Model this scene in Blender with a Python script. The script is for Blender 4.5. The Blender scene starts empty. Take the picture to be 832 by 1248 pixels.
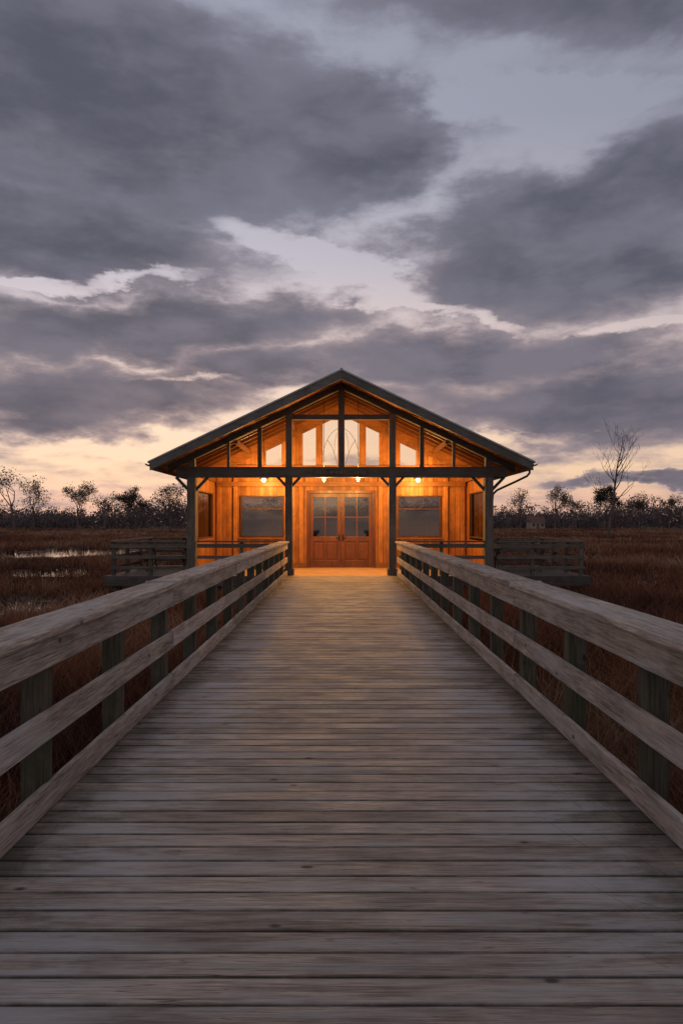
import bpy, math, random
import numpy as np
from mathutils import Vector, Matrix
R = math.radians
random.seed(7); rs = np.random.RandomState(11)
scene = bpy.context.scene
col = scene.collection
scene.view_settings.view_transform = 'Standard'
scene.view_settings.look = 'None'
scene.view_settings.exposure = 0
H = 1.6; F = 832.0; HY = 636.5

# ------------------------------------------------------------------ camera
cam = bpy.data.cameras.new('camera'); cam.lens = 24; cam.sensor_width = 36; cam.sensor_fit = 'AUTO'
cam.clip_end = 5000; cam.shift_y = 0.010
co = bpy.data.objects.new('camera', cam); col.objects.link(co)
co.location = (0, 0, H); co.rotation_euler = (R(90), 0, 0); scene.camera = co

# ------------------------------------------------------------------ node helper
class NT:
    def __init__(s, tree): s.t = tree; s.n = tree.nodes; s.l = tree.links
    def new(s, typ, **kw):
        n = s.n.new(typ)
        for k, v in kw.items(): setattr(n, k, v)
        return n
    def put(s, sock, v):
        if isinstance(v, bpy.types.NodeSocket): s.l.new(v, sock)
        else: sock.default_value = v
    def m(s, op, a, b=None, c=None, clamp=False):
        n = s.n.new('ShaderNodeMath'); n.operation = op; n.use_clamp = clamp
        s.put(n.inputs[0], a)
        if b is not None: s.put(n.inputs[1], b)
        if c is not None: s.put(n.inputs[2], c)
        return n.outputs[0]
    def noise(s, vec, scale, detail=5, rough=.55, dist=0, col=False):
        n = s.n.new('ShaderNodeTexNoise'); s.l.new(vec, n.inputs['Vector'])
        n.inputs['Scale'].default_value = scale; n.inputs['Detail'].default_value = detail
        n.inputs['Roughness'].default_value = rough; n.inputs['Distortion'].default_value = dist
        return n.outputs['Color'] if col else n.outputs['Fac']
    def ramp(s, fac, stops, interp='LINEAR'):
        n = s.n.new('ShaderNodeValToRGB'); s.put(n.inputs[0], fac)
        cr = n.color_ramp; cr.interpolation = interp
        while len(cr.elements) < len(stops): cr.elements.new(.5)
        for e, (p, c) in zip(cr.elements, stops):
            e.position = p; e.color = (c, c, c, 1) if isinstance(c, (int, float)) else (*c, 1)
        return n.outputs[0]
    def mix(s, fac, a, b, mode='MIX'):
        n = s.n.new('ShaderNodeMix'); n.data_type = 'RGBA'; n.blend_type = mode
        s.put(n.inputs[0], fac)
        for sock, v in ((n.inputs[6], a), (n.inputs[7], b)):
            if isinstance(v, tuple): v = (*v, 1)
            s.put(sock, v)
        return n.outputs[2]
    def comb(s, x, y, z):
        n = s.n.new('ShaderNodeCombineXYZ')
        for i, v in enumerate((x, y, z)): s.put(n.inputs[i], v)
        return n.outputs[0]
    def sep(s, v):
        n = s.n.new('ShaderNodeSeparateXYZ'); s.l.new(v, n.inputs[0]); return n.outputs
    def mapr(s, v, a, b, c, d, smooth=True):
        n = s.n.new('ShaderNodeMapRange'); n.interpolation_type = 'SMOOTHSTEP' if smooth else 'LINEAR'
        s.put(n.inputs[0], v)
        for i, q in enumerate((a, b, c, d)): n.inputs[1+i].default_value = q
        return n.outputs[0]

# ------------------------------------------------------------------ world
w = bpy.data.worlds.new('World'); scene.world = w; w.use_nodes = True
t = NT(w.node_tree); t.n.clear()
tc = t.new('ShaderNodeTexCoord').outputs['Generated']
X, Y, Z = t.sep(tc)[0:3]
yc = t.m('MAXIMUM', Y, .25)
U = t.m('DIVIDE', X, yc); V = t.m('DIVIDE', Z, yc)
zc = t.m('ADD', t.m('MAXIMUM', Z, 0.0), .12)
P = t.comb(t.m('DIVIDE', X, zc), t.m('DIVIDE', Y, zc), 0.0)
D3 = t.comb(X, Y, t.m('MULTIPLY', Z, 2.5))
warp = t.sep(t.noise(D3, 4.6, 6, .60, col=True))
Uw = t.m('MULTIPLY_ADD', t.m('SUBTRACT', warp[0], .5), .32, U); Vw = t.m('MULTIPLY_ADD', t.m('SUBTRACT', warp[1], .5), .15, V)
UV = t.comb(Uw, Vw, 0.0)
n1 = t.noise(P, 2.0, 7, .56, .2)
n2 = t.noise(D3, 9.5, 7, .60, .2)
n3 = t.noise(D3, 4.6, 5, .56)
def ell(px, py, rx, ry, ang=0, amp=1.0):
    mp = t.new('ShaderNodeMapping'); mp.vector_type = 'TEXTURE'; t.l.new(UV, mp.inputs[0])
    mp.inputs[1].default_value = ((px-416)/F, (HY-py)/F, 0); mp.inputs[2].default_value = (0, 0, R(ang)); mp.inputs[3].default_value = (rx/F, ry/F, 1)
    dp = t.new('ShaderNodeVectorMath'); dp.operation = 'DOT_PRODUCT'; t.l.new(mp.outputs[0], dp.inputs[0]); t.l.new(mp.outputs[0], dp.inputs[1])
    return t.m('MAXIMUM', t.m('MULTIPLY_ADD', dp.outputs['Value'], -amp, amp), -.35)
dark = [(140,125,335,152,-14,1.05), (425,172,130,84,-12,1), (60,288,262,76,-8,1),
        (690,298,222,98,8,1.05), (800,225,135,84,10,1),
        (190,398,290,40,3,1), (90,484,215,46,0,1), (350,454,190,36,0,.9),
        (585,436,240,46,3,1), (735,498,250,60,0,1.05), (660,0,290,62,0,.6), (790,588,130,9,0,.8)]
fld = None
for e in dark:
    v = ell(*e); fld = v if fld is None else t.m('SMOOTH_MAX', fld, v, .22)
for e in [(650,118,170,26,5,.6), (420,320,165,28,-20,.75), (110,350,205,9,2,.8), (800,402,90,12,0,.9), (560,378,140,10,-5,.7), (416,545,420,20,0,.6), (416,525,150,34,0,.6), (230,462,90,6,-4,.45)]:
    g = t.m('MAXIMUM', ell(*e), 0.0); fld = t.m('SUBTRACT', fld, g)
nn = t.m('ADD', t.m('MULTIPLY', t.m('SUBTRACT', n1, .5), 1.35), t.m('MULTIPLY', t.m('SUBTRACT', n2, .5), 1.45))
tot = t.m('ADD', t.m('ADD', fld, nn), .21)
tot = t.m('ADD', tot, t.mapr(V, .75, 1.3, 0, .45))
tot = t.m('ADD', tot, t.mapr(Y, .55, .1, 0, .30))
dens = t.mapr(tot, -.26, .48, 0, 1)
thick = t.mapr(tot, .06, .98, 0, 1)
clear = t.ramp(V, [(0, (.66,.40,.33)), (.035, (.92,.57,.43)), (.075, (1.03,.71,.49)), (.13, (1.0,.73,.56)), (.25, (.82,.66,.64)),
                   (.38, (.54,.51,.60)), (.60, (.36,.375,.48)), (1, (.30,.33,.42))])
side = t.mapr(U, -.35, .55, 1.04, .86)
clear = t.mix(1.0, clear, t.comb(side, side, side), 'MULTIPLY')
thinc = t.mix(t.mapr(V, .12, .50, 0, 1), (.43,.325,.335), (.218,.218,.292))
shade = t.mapr(t.m('MULTIPLY_ADD', n2, .40, t.m('MULTIPLY', n3, .60)), .37, .63, 0, 1)
vs_ = t.mapr(V, .05, .45, 0, 1)
darkc = t.mix(shade, t.mix(vs_, (.112,.108,.152), (.095,.099,.136)), t.mix(vs_, (.208,.178,.222), (.172,.170,.226)))
cc = t.mix(thick, thinc, darkc)
sky = t.mix(dens, clear, cc)
nish = t.new('ShaderNodeTexSky'); nish.sky_type = 'NISHITA'; nish.sun_disc = False
nish.sun_elevation = R(2); nish.sun_rotation = R(-12)
nb = t.mix(1.0, nish.outputs[0], (.003,.003,.003), 'MULTIPLY')
sky = t.mix(1.0, sky, nb, 'ADD')
back = t.mapr(Y, .35, -.3, 1.0, 1.9)     # unseen sky behind the camera, brightened to light the deck
sky = t.mix(1.0, sky, t.comb(back, t.m('MULTIPLY', back, .96), t.m('MULTIPLY', back, .83)), 'MULTIPLY')
front = t.mapr(Y, .3, .5, 0, 1)
sky = t.mix(front, sky, t.mix(1.0, sky, (1.0, 1.04, 1.16), 'MULTIPLY'))
bg = t.new('ShaderNodeBackground'); t.l.new(sky, bg.inputs[0]); bg.inputs[1].default_value = 1.0
t.l.new(bg.outputs[0], t.new('ShaderNodeOutputWorld').inputs[0])

sl = bpy.data.lights.new('sun', 'SUN'); sl.energy = .18; sl.angle = R(10); sl.color = (1, .72, .5)
so = bpy.data.objects.new('sun', sl); col.objects.link(so)
so.rotation_euler = Vector((.21, -.97, -.10)).to_track_quat('-Z', 'Y').to_euler()

# ------------------------------------------------------------------ materials
def base_mat(name):
    m = bpy.data.materials.new(name); m.use_nodes = True
    k = NT(m.node_tree); b = k.n['Principled BSDF']
    return m, k, b
def wood(name, c1, c2, axis='Y', scale=9.0, rough=.75, bump=.25, var=.35, groove=None, gaxis='X', deck=False, knots=True, moss=0.0, spec=.3, weather=False):
    m, k, b = base_mat(name)
    tco = k.new('ShaderNodeTexCoord').outputs['Object']
    at_ = k.new('ShaderNodeAttribute', attribute_name='rnd').outputs['Fac']
    off = k.m('MULTIPLY', at_, 53.0)
    s = k.sep(tco)
    def stv(q): 
        st = {'X': (q, 1, 1), 'Y': (1, q, 1), 'Z': (1, 1, q)}[axis]
        return k.comb(*[k.m('MULTIPLY_ADD', s[i], st[i], off) for i in range(3)])
    v = stv(.075 if weather else .055)
    g1 = k.noise(v, scale, 5, .65, .9)
    g2 = k.noise(stv(.045), scale*6, 3, .65, .2)
    blot = k.noise(k.comb(*[k.m('ADD', s[i], off) for i in range(3)]), 1.9, 5, .65)
    g = k.m('ADD', k.m('MULTIPLY', g1, .45), k.m('MULTIPLY', g2, .55))
    lo, hi = (.38, .60) if weather else (.34, .62)
    c = k.ramp(g, [(lo, c2), ((lo+hi)/2, tuple((a+b_)/2 for a, b_ in zip(c1, c2))), (hi, c1)])
    tone = k.m('ADD', k.m('MULTIPLY', at_, var), 1-var*.5)
    tone = k.m('MULTIPLY', tone, k.mapr(blot, .3, .7, .76, 1.20))
    c = k.mix(1.0, c, k.comb(tone, tone, tone), 'MULTIPLY')
    h = g
    if weather:         # drying cracks and silvered streaks
        ck = k.noise(stv(.02), scale*2.4, 2, .5, .6)
        cr = k.mapr(k.m('ABSOLUTE', k.m('SUBTRACT', ck, .5)), .0, .012, .8, 0)
        cr = k.m('MULTIPLY', cr, k.mapr(blot, .45, .6, .05, 1))
        c = k.mix(cr, c, tuple(x*.25 for x in c2)); h = k.m('SUBTRACT', h, cr)
        sv = k.mapr(k.noise(stv(.14), 6, 4, .6), .48, .66, 0, .50)
        c = k.mix(sv, c, tuple(min(1, sum(c1)/3*x) for x in (1.15, 1.12, 1.09)))
    if knots:
        vo = k.new('ShaderNodeTexVoronoi'); st2 = {'X': (.5, 1, 1), 'Y': (1, .5, 1), 'Z': (1, 1, .5)}[axis]
        vv = k.comb(*[k.m('MULTIPLY_ADD', s[i], st2[i], off) for i in range(3)])
        k.l.new(vv, vo.inputs['Vector']); vo.inputs['Scale'].default_value = 5.0
        kn = k.mapr(vo.outputs['Distance'], .04, .10, .88, 0)
        c = k.mix(kn, c, tuple(x*.22 for x in c2))
    if groove:
        gi = 'XYZ'.index(gaxis)
        fr = k.m('FRACT', k.m('DIVIDE', s[gi], groove))
        ed = k.m('ABSOLUTE', k.m('SUBTRACT', fr, .5))
        gm = k.mapr(ed, .455, .49, 0, 1)
        pid = k.m('FLOOR', k.m('DIVIDE', s[gi], groove))
        wn = k.new('ShaderNodeTexWhiteNoise', noise_dimensions='1D'); k.l.new(pid, wn.inputs['W'])
        tv = k.m('MULTIPLY_ADD', wn.outputs['Value'], .6, .66)
        c = k.mix(1.0, c, k.comb(tv, tv, tv), 'MULTIPLY')
        c = k.mix(gm, c, tuple(x*.15 for x in c2))
        h = k.m('SUBTRACT', h, k.m('MULTIPLY', gm, 2.0))
    if moss:
        mn = k.noise(tco, 3.0, 5, .65)
        mf = k.mapr(mn, .45, .7, 0, moss)
        c = k.mix(mf, c, (.036, .052, .022))
    rr = k.mapr(g, .3, .7, rough+.1, rough-.1)
    if deck:
        ax = k.m('ABSOLUTE', s[0])
        ew = k.noise(tco, 2.6, 6, .7)
        ef = k.mapr(k.m('ADD', ax, k.m('MULTIPLY', k.m('SUBTRACT', ew, .5), 1.5)), 1.20, 1.75, 0, .74)
        c = k.mix(ef, c, (.036, .040, .025))
        gp = k.m('MULTIPLY', k.mapr(ax, .55, 1.1, 0, 1), k.mapr(k.noise(k.comb(k.m('MULTIPLY', s[0], .35), k.m('MULTIPLY', s[1], 1.4), k.m('MULTIPLY', off, .02)), 3.0, 6, .7), .44, .58, 0, .65))
        gp = k.m('MULTIPLY', gp, k.mapr(ax, 1.30, 1.54, 1, 0))
        c = k.mix(gp, c, (.50, .485, .49))
        if deck == 2:     # dirt gathered along the plank edges
            fy = k.m('ABSOLUTE', k.m('SUBTRACT', k.m('FRACT', k.m('DIVIDE', k.m('ADD', s[1], 1.2), .1385)), .5))
            dn = k.m('MULTIPLY', k.mapr(fy, .38, .47, 0, 1), k.mapr(ew, .35, .6, .2, .75))
            c = k.mix(dn, c, (.055, .043, .032))
        wet = k.mapr(blot, .42, .6, .0, .14); rr = k.m('SUBTRACT', rr, wet)
    k.l.new(c, b.inputs['Base Color']); k.l.new(rr, b.inputs['Roughness'])
    b.inputs['Specular IOR Level'].default_value = spec
    bp = k.new('ShaderNodeBump'); bp.inputs['Strength'].default_value = bump; bp.inputs['Distance'].default_value = .006
    k.l.new(h, bp.inputs['Height']); k.l.new(bp.outputs[0], b.inputs['Normal'])
    return m
def plain(name, c, rough=.6, metal=0, nscale=8, amt=.35):
    m, k, b = base_mat(name)
    tco = k.new('ShaderNodeTexCoord').outputs['Object']
    n = k.noise(tco, nscale, 5, .6)
    cc = k.ramp(n, [(.3, tuple(x*(1-amt) for x in c)), (.7, tuple(min(1, x*(1+amt)) for x in c))])
    k.l.new(cc, b.inputs['Base Color']); b.inputs['Roughness'].default_value = rough; b.inputs['Metallic'].default_value = metal
    return m
def emis(name, c, s):
    m, k, b = base_mat(name); b.inputs['Emission Color'].default_value = (*c, 1); b.inputs['Emission Strength'].default_value = s
    b.inputs['Base Color'].default_value = (*c, 1); return m
def glass(name, tint, refl=.08):
    m, k, b = base_mat(name); k.n.remove(b)
    tr = k.new('ShaderNodeBsdfTransparent'); tr.inputs[0].default_value = (*tint, 1)
    gl = k.new('ShaderNodeBsdfGlossy'); gl.inputs['Roughness'].default_value = .03
    mx = k.new('ShaderNodeMixShader'); lw = k.new('ShaderNodeLayerWeight'); lw.inputs[0].default_value = .25
    f = k.m('MULTIPLY_ADD', lw.outputs['Fresnel'], .6, refl, clamp=True)
    k.l.new(f, mx.inputs[0]); k.l.new(tr.outputs[0], mx.inputs[1]); k.l.new(gl.outputs[0], mx.inputs[2])
    k.l.new(mx.outputs[0], k.n['Material Output'].inputs[0]); return m
M = {}
M['deck'] = wood('weathered_deck_wood', (.45,.375,.315), (.20,.160,.130), 'X', 20, .66, .7, .42, deck=2, weather=True)
M['deck_in'] = wood('sheltered_lamplit_deck_wood', (.55,.34,.18), (.30,.17,.085), 'X', 16, .55, .3, .4, knots=False, spec=.5)  # less weathered planks, with lamp glow put into the brighter orange colour
M['rail'] = wood('weathered_rail_wood', (.47,.39,.335), (.165,.130,.108), 'Y', 20, .78, .8, .4, weather=True)
M['post'] = wood('mossy_post_wood', (.10,.085,.06), (.032,.029,.021), 'Z', 16, .8, .5, .5, moss=.8, weather=True)
M['dark_x'] = wood('brown_grey_rail_wood_x', (.15,.130,.105), (.06,.052,.042), 'X', 14, .75, .3, .4)
M['dark_y'] = wood('brown_grey_rail_wood_y', (.15,.130,.105), (.06,.052,.042), 'Y', 14, .75, .3, .4)
M['dark_z'] = wood('dark_timber_z', (.13,.115,.095), (.05,.045,.038), 'Z', 14, .75, .3, .4)
M['beam_x'] = wood('dark_timber_x', (.095,.085,.074), (.036,.032,.028), 'X', 14, .75, .3, .4)
M['rake'] = wood('grey_green_rake_wood', (.15,.148,.138), (.07,.07,.064), 'X', 14, .7, .3, .4)
WA, WB = (.44,.175,.045), (.19,.068,.016)
M['wall'] = wood('amber_wall_boards', WA, WB, 'Z', 14, .5, .2, .2, groove=.16, gaxis='X')
M['wall_side'] = wood('amber_side_boards', WA, WB, 'Z', 14, .5, .2, .2, groove=.16, gaxis='Y')
M['ceil'] = wood('amber_ceiling_boards', (.48,.19,.050), (.24,.085,.02), 'Y', 14, .5, .2, .2, groove=.15, gaxis='X')
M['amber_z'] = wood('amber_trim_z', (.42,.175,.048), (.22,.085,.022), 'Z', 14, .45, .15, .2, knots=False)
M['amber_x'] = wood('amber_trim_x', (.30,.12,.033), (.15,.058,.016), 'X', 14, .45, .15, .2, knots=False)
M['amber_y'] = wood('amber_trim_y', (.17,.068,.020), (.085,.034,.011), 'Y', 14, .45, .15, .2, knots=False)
M['door'] = wood('red_brown_door_wood', (.155,.050,.015), (.08,.025,.008), 'Z', 14, .35, .12, .2, knots=False, spec=.5)
M['frame'] = wood('dark_window_frame', (.11,.045,.018), (.055,.023,.010), 'Z', 14, .45, .15, .2, knots=False)
M['glass'] = glass('window_glass', (.42,.385,.36), .07)
M['clear_glass'] = glass('gable_glass', (.98,.95,.91), .02)
M['shingle'] = plain('dark_roof_shingle', (.06,.064,.066), .8, 0, 14, .4)
M['flash'] = plain('grey_metal_edge', (.26,.27,.27), .5, .3, 10, .2)
M['metal'] = plain('dark_metal', (.035,.033,.03), .4, .8)
M['screw'] = plain('rusty_screw', (.07,.055,.045), .5, .6)
M['bulb'] = emis('glowing_bulb', (1, .64, .26), 14)
M['signboard'] = wood('sign_board_wood', (.08,.062,.045), (.04,.031,.023), 'X', 14, .6, .15, .2, knots=False)
M['signmark'] = plain('dull_sign_marks', (.14,.125,.095), .6)

# ------------------------------------------------------------------ mesh builder
class MB:
    def __init__(s): s.v = []; s.f = []; s.r = []; s.mi = []; s.sm = []
    def box(s, x0, x1, y0, y1, z0, z1, mi=0, rnd=None, jig=0):
        j = lambda: random.uniform(-jig, jig) if jig else 0
        b = len(s.v); r = random.random() if rnd is None else rnd
        for x, y, z in ((x0,y0,z0),(x1,y0,z0),(x1,y1,z0),(x0,y1,z0),(x0,y0,z1),(x1,y0,z1),(x1,y1,z1),(x0,y1,z1)):
            s.v.append((x+j(), y+j(), z+j()))
        for q in ((0,3,2,1),(4,5,6,7),(0,1,5,4),(1,2,6,5),(2,3,7,6),(3,0,4,7)):
            s.f.append([b+i for i in q]); s.r.append(r); s.mi.append(mi); s.sm.append(False)
        return s
    def beam(s, p0, p1, w, h, up=(0,0,1), mi=0):
        p0 = Vector(p0); p1 = Vector(p1); d = (p1-p0).normalized(); up = Vector(up)
        sd = d.cross(up)
        if sd.length < 1e-4: sd = d.cross(Vector((0,1,0)))
        sd.normalize(); u = sd.cross(d)
        b = len(s.v); r = random.random()
        for p in (p0, p1):
            for a, c in ((-1,-1),(1,-1),(1,1),(-1,1)): s.v.append(tuple(p+sd*a*w/2+u*c*h/2))
        for q in ((0,3,2,1),(4,5,6,7),(0,1,5,4),(1,2,6,5),(2,3,7,6),(3,0,4,7)):
            s.f.append([b+i for i in q]); s.r.append(r); s.mi.append(mi); s.sm.append(False)
        return s
    def prism(s, poly, y0, y1, mi=0):       # polygon in XZ extruded along Y
        b = len(s.v); n = len(poly); r = random.random()
        for y in (y0, y1):
            for x, z in poly: s.v.append((x, y, z))
        fs = [list(range(b, b+n)), list(range(b+2*n-1, b+n-1, -1))]
        for i in range(n): j = (i+1) % n; fs.append([b+i, b+n+i, b+n+j, b+j])
        for f in fs: s.f.append(f); s.r.append(r); s.mi.append(mi); s.sm.append(False)
        return s
    def tube(s, pts, rad, n=8, cap=True, mi=0):
        pts = [Vector(p) for p in pts]; r = random.random(); prev = None; ref = Vector((.31,.95,.05))
        if not isinstance(rad, (list, tuple)): rad = [rad]*len(pts)
        first = len(s.v)
        for i, p in enumerate(pts):
            d = (pts[min(i+1, len(pts)-1)]-pts[max(i-1, 0)]).normalized()
            a = d.cross(ref)
            if a.length < .05: a = d.cross(Vector((1,0,0)))
            a.normalize(); c = d.cross(a); b = len(s.v)
            for k in range(n):
                th = 2*math.pi*k/n; s.v.append(tuple(p+(a*math.cos(th)+c*math.sin(th))*rad[i]))
            if i:
                for k in range(n):
                    k2 = (k+1) % n; s.f.append([b-n+k, b-n+k2, b+k2, b+k]); s.r.append(r); s.mi.append(mi); s.sm.append(True)
        if cap:
            for f in (list(range(first+n-1, first-1, -1)), list(range(len(s.v)-n, len(s.v)))):
                s.f.append(f); s.r.append(r); s.mi.append(mi); s.sm.append(False)
        return s
    def lathe(s, c, prof, n=20, mi=0):
        b = len(s.v); r = random.random()
        for (rad, z) in prof:
            for k in range(n):
                th = 2*math.pi*k/n; s.v.append((c[0]+rad*math.cos(th), c[1]+rad*math.sin(th), c[2]+z))
        for i in range(len(prof)-1):
            for k in range(n):
                k2 = (k+1) % n; s.f.append([b+i*n+k, b+i*n+k2, b+(i+1)*n+k2, b+(i+1)*n+k]); s.r.append(r); s.mi.append(mi); s.sm.append(True)
        return s
    def build(s, name, mats, parent=None, bevel=0, loc=None):
        me = bpy.data.meshes.new(name); me.from_pydata(s.v, [], s.f)
        a = me.attributes.new('rnd', 'FLOAT', 'FACE'); a.data.foreach_set('value', s.r)
        if not isinstance(mats, (list, tuple)): mats = [mats]
        for m_ in mats: me.materials.append(m_)
        me.polygons.foreach_set('material_index', s.mi); me.polygons.foreach_set('use_smooth', s.sm)
        o = bpy.data.objects.new(name, me); col.objects.link(o)
        if bevel:
            bm = o.modifiers.new('bevel', 'BEVEL'); bm.width = bevel; bm.segments = 2; bm.limit_method = 'ANGLE'; bm.harden_normals = False
        if parent is not None: attach(o, parent)
        return o
def attach(o, parent):
    o.parent = parent
    if parent.type == 'EMPTY': o.matrix_parent_inverse = Matrix.Translation(-parent.location)
def tag(o, label=None, cat=None, group=None, kind=None):
    if label: o['label'] = label
    if cat: o['category'] = cat
    if group: o['group'] = group
    if kind: o['kind'] = kind
    return o
def empty(name, loc, label, cat, group=None):
    o = bpy.data.objects.new(name, None); col.objects.link(o); o.location = loc; o.empty_display_size = .2
    return tag(o, label, cat, group)
def box(*a, **k): return MB().box(*a, **k)

# ------------------------------------------------------------------ ground and water
GZ = -.9
ponds = [(-21.5, 56, 5.0, 8.5), (-9.7, 19.8, 1.7, 1.9), (12.6, 28.0, 1.1, 1.8), (-33, 50, 5, 4), (-14.0, 33, 2.2, 2.6)]
m, k, b = base_mat('marsh_soil')
tco = k.new('ShaderNodeTexCoord').outputs['Object']
a1 = k.noise(tco, .05, 6, .6); a2 = k.noise(tco, 1.3, 6, .7)
c = k.mix(k.mapr(a1, .4, .6, 0, 1), (.13,.070,.045), (.18,.118,.078))
c = k.mix(k.mapr(a2, .35, .65, 0, .7), c, (.045,.030,.022))
k.l.new(c, b.inputs['Base Color']); b.inputs['Roughness'].default_value = .95
bp = k.new('ShaderNodeBump'); bp.inputs['Strength'].default_value = .8; bp.inputs['Distance'].default_value = .15
k.l.new(a2, bp.inputs['Height']); k.l.new(bp.outputs[0], b.inputs['Normal']); M['soil'] = m
g = MB()
nx = 60
for i in range(nx+1):
    for j in range(nx+1):
        sx = (i/nx*2-1); x = math.copysign(abs(sx)**2.2, sx)*2500
        y = -60 + 3000*(j/nx)**2.4
        g.v.append((x, y, GZ))
for i in range(nx):
    for j in range(nx):
        q = i*(nx+1)+j; g.f.append([q, q+nx+1, q+nx+2, q+1]); g.r.append(0); g.mi.append(0); g.sm.append(True)
tag(g.build('ground', M['soil']), 'reddish brown marsh ground reaching to the horizon', 'ground', kind='structure')
m, k, b = base_mat('marsh_water'); b.inputs['Base Color'].default_value = (.02,.02,.02,1); b.inputs['Roughness'].default_value = .06
tco = k.new('ShaderNodeTexCoord').outputs['Object']; bp = k.new('ShaderNodeBump'); bp.inputs['Strength'].default_value = .12; bp.inputs['Distance'].default_value = .02
k.l.new(k.noise(tco, 3, 4, .5), bp.inputs['Height']); k.l.new(bp.outputs[0], b.inputs['Normal']); M['water'] = m
wv = MB()
for ip, (px_, py_, rx_, ry_) in enumerate(ponds):
    b0 = len(wv.v); n = 40; ph = random.random()*6
    for i in range(n):
        th = 2*math.pi*i/n; rr = 1+.16*math.sin(3*th+ph)+.10*math.sin(7*th+2*ph)
        wv.v.append((px_+rx_*rr*math.cos(th), py_+ry_*rr*math.sin(th), GZ+.02+.004*ip))
    wv.f.append(list(range(b0, b0+n))); wv.r.append(0); wv.mi.append(0); wv.sm.append(False)
tag(wv.build('water', M['water']), 'still pools of marsh water among the grass reflecting the sky', 'water', kind='structure')

# ------------------------------------------------------------------ numpy mesh
def np_mesh(name, verts, tris, cols, mat):
    me = bpy.data.meshes.new(name)
    me.vertices.add(len(verts)); me.vertices.foreach_set('co', verts.astype(np.float32).ravel())
    nt = len(tris); me.loops.add(nt*3); me.loops.foreach_set('vertex_index', tris.astype(np.int32).ravel())
    me.polygons.add(nt); me.polygons.foreach_set('loop_start', np.arange(0, nt*3, 3, dtype=np.int32))
    try: me.polygons.foreach_set('loop_total', np.full(nt, 3, dtype=np.int32))
    except Exception: pass
    at_ = me.attributes.new('tint', 'FLOAT_COLOR', 'POINT')
    at_.data.foreach_set('color', np.c_[cols, np.ones(len(cols))].astype(np.float32).ravel())
    me.materials.append(mat); me.update(calc_edges=True); me.validate()
    o = bpy.data.objects.new(name, me); col.objects.link(o); return o
def tint_mat(name, rough=.9, trans=.25):
    m, k, b = base_mat(name)
    a = k.new('ShaderNodeAttribute', attribute_name='tint').outputs['Color']
    k.l.new(a, b.inputs['Base Color']); b.inputs['Roughness'].default_value = rough; b.inputs['Specular IOR Level'].default_value = .15
    if trans:
        tl = k.new('ShaderNodeBsdfTranslucent'); k.l.new(a, tl.inputs[0]); mx = k.new('ShaderNodeMixShader'); mx.inputs[0].default_value = trans
        k.l.new(b.outputs[0], mx.inputs[1]); k.l.new(tl.outputs[0], mx.inputs[2]); k.l.new(mx.outputs[0], k.n['Material Output'].inputs[0])
    return m
M['grass'] = tint_mat('marsh_grass_blades', .9, .2); M['leaf'] = tint_mat('leaf_clumps', .9, .3)
# grass
def vnoise(x, y, s_, seed):
    r_ = np.random.RandomState(seed); G = r_.rand(64, 64); x = x/s_+1000.37; y = y/s_+1000.71
    xi = np.floor(x).astype(int); yi = np.floor(y).astype(int); fx = x-xi; fy = y-yi; fx = fx*fx*(3-2*fx); fy = fy*fy*(3-2*fy)
    g_ = lambda a, b_: G[a % 64, b_ % 64]
    return (g_(xi,yi)*(1-fx)+g_(xi+1,yi)*fx)*(1-fy)+(g_(xi,yi+1)*(1-fx)+g_(xi+1,yi+1)*fx)*fy
NTU = 36000; NB = 12
D = np.exp(rs.uniform(np.log(1.2), np.log(230), NTU)); Xg = rs.uniform(-1, 1, NTU)*(.74*D+4)
patch = .55*vnoise(Xg, D, 2.2, 1)+.45*vnoise(Xg, D, 7.5, 2)
patch2 = .5*vnoise(Xg, D, 3.1, 3)+.5*vnoise(Xg, D, 12, 4)
keep = (np.abs(Xg) > 1.95) | (D > 26)
keep &= ~((np.abs(Xg) < 7.5) & (D > 20.1) & (D < 26))
hm = .50+1.1*patch
hm = np.where((np.abs(Xg) < 3.6) & (D < 20), hm*1.22, hm)
for (px_, py_, rx_, ry_) in ponds:
    q = ((Xg-px_)/rx_)**2+((D-py_)/ry_)**2; keep &= (q > 1.0) | (rs.rand(NTU) < .03)
    q2 = ((Xg-px_*.93)/(rx_*1.1))**2+((D-(py_-ry_*.9))/(ry_*1.3))**2; hm = np.where(q2 < 1, .30, hm)
D = D[keep]; Xg = Xg[keep]; patch2 = patch2[keep]; hm = hm[keep]; n = len(D)
N = n*NB
Dt = np.repeat(D, NB); Xt = np.repeat(Xg, NB); p2 = np.repeat(patch2, NB); hmt = np.repeat(hm, NB); trn = np.repeat(rs.rand(n), NB)
ang = rs.uniform(0, 2*np.pi, N); rad = rs.rand(N)**.7*(.16+.008*Dt)
bx_, by_ = Xt+rad*np.cos(ang), Dt+rad*np.sin(ang)
hh = (rs.uniform(.25, .58, N)+.22*trn**3)*hmt
hh = np.maximum(hh, .1)
wd = .0028+.00050*Dt
lean = rs.uniform(.2, 1.3, N)*hh; la = ang+rs.normal(0, 1.0, N)
fa = rs.uniform(0, np.pi, N); wx, wy = wd*np.cos(fa), wd*np.sin(fa)*.4
V_ = np.zeros((N, 5, 3))
V_[:,0] = np.c_[bx_-wx, by_-wy, np.full(N, GZ-.02)]; V_[:,1] = np.c_[bx_+wx, by_+wy, np.full(N, GZ-.02)]
mx_, my_ = bx_+lean*.35*np.cos(la), by_+lean*.35*np.sin(la)
V_[:,2] = np.c_[mx_-wx*.8, my_-wy*.8, GZ+hh*.65]; V_[:,3] = np.c_[mx_+wx*.8, my_+wy*.8, GZ+hh*.65]
V_[:,4] = np.c_[bx_+lean*np.cos(la), by_+lean*np.sin(la), GZ+hh]
idx = np.arange(N)[:,None]*5
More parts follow.
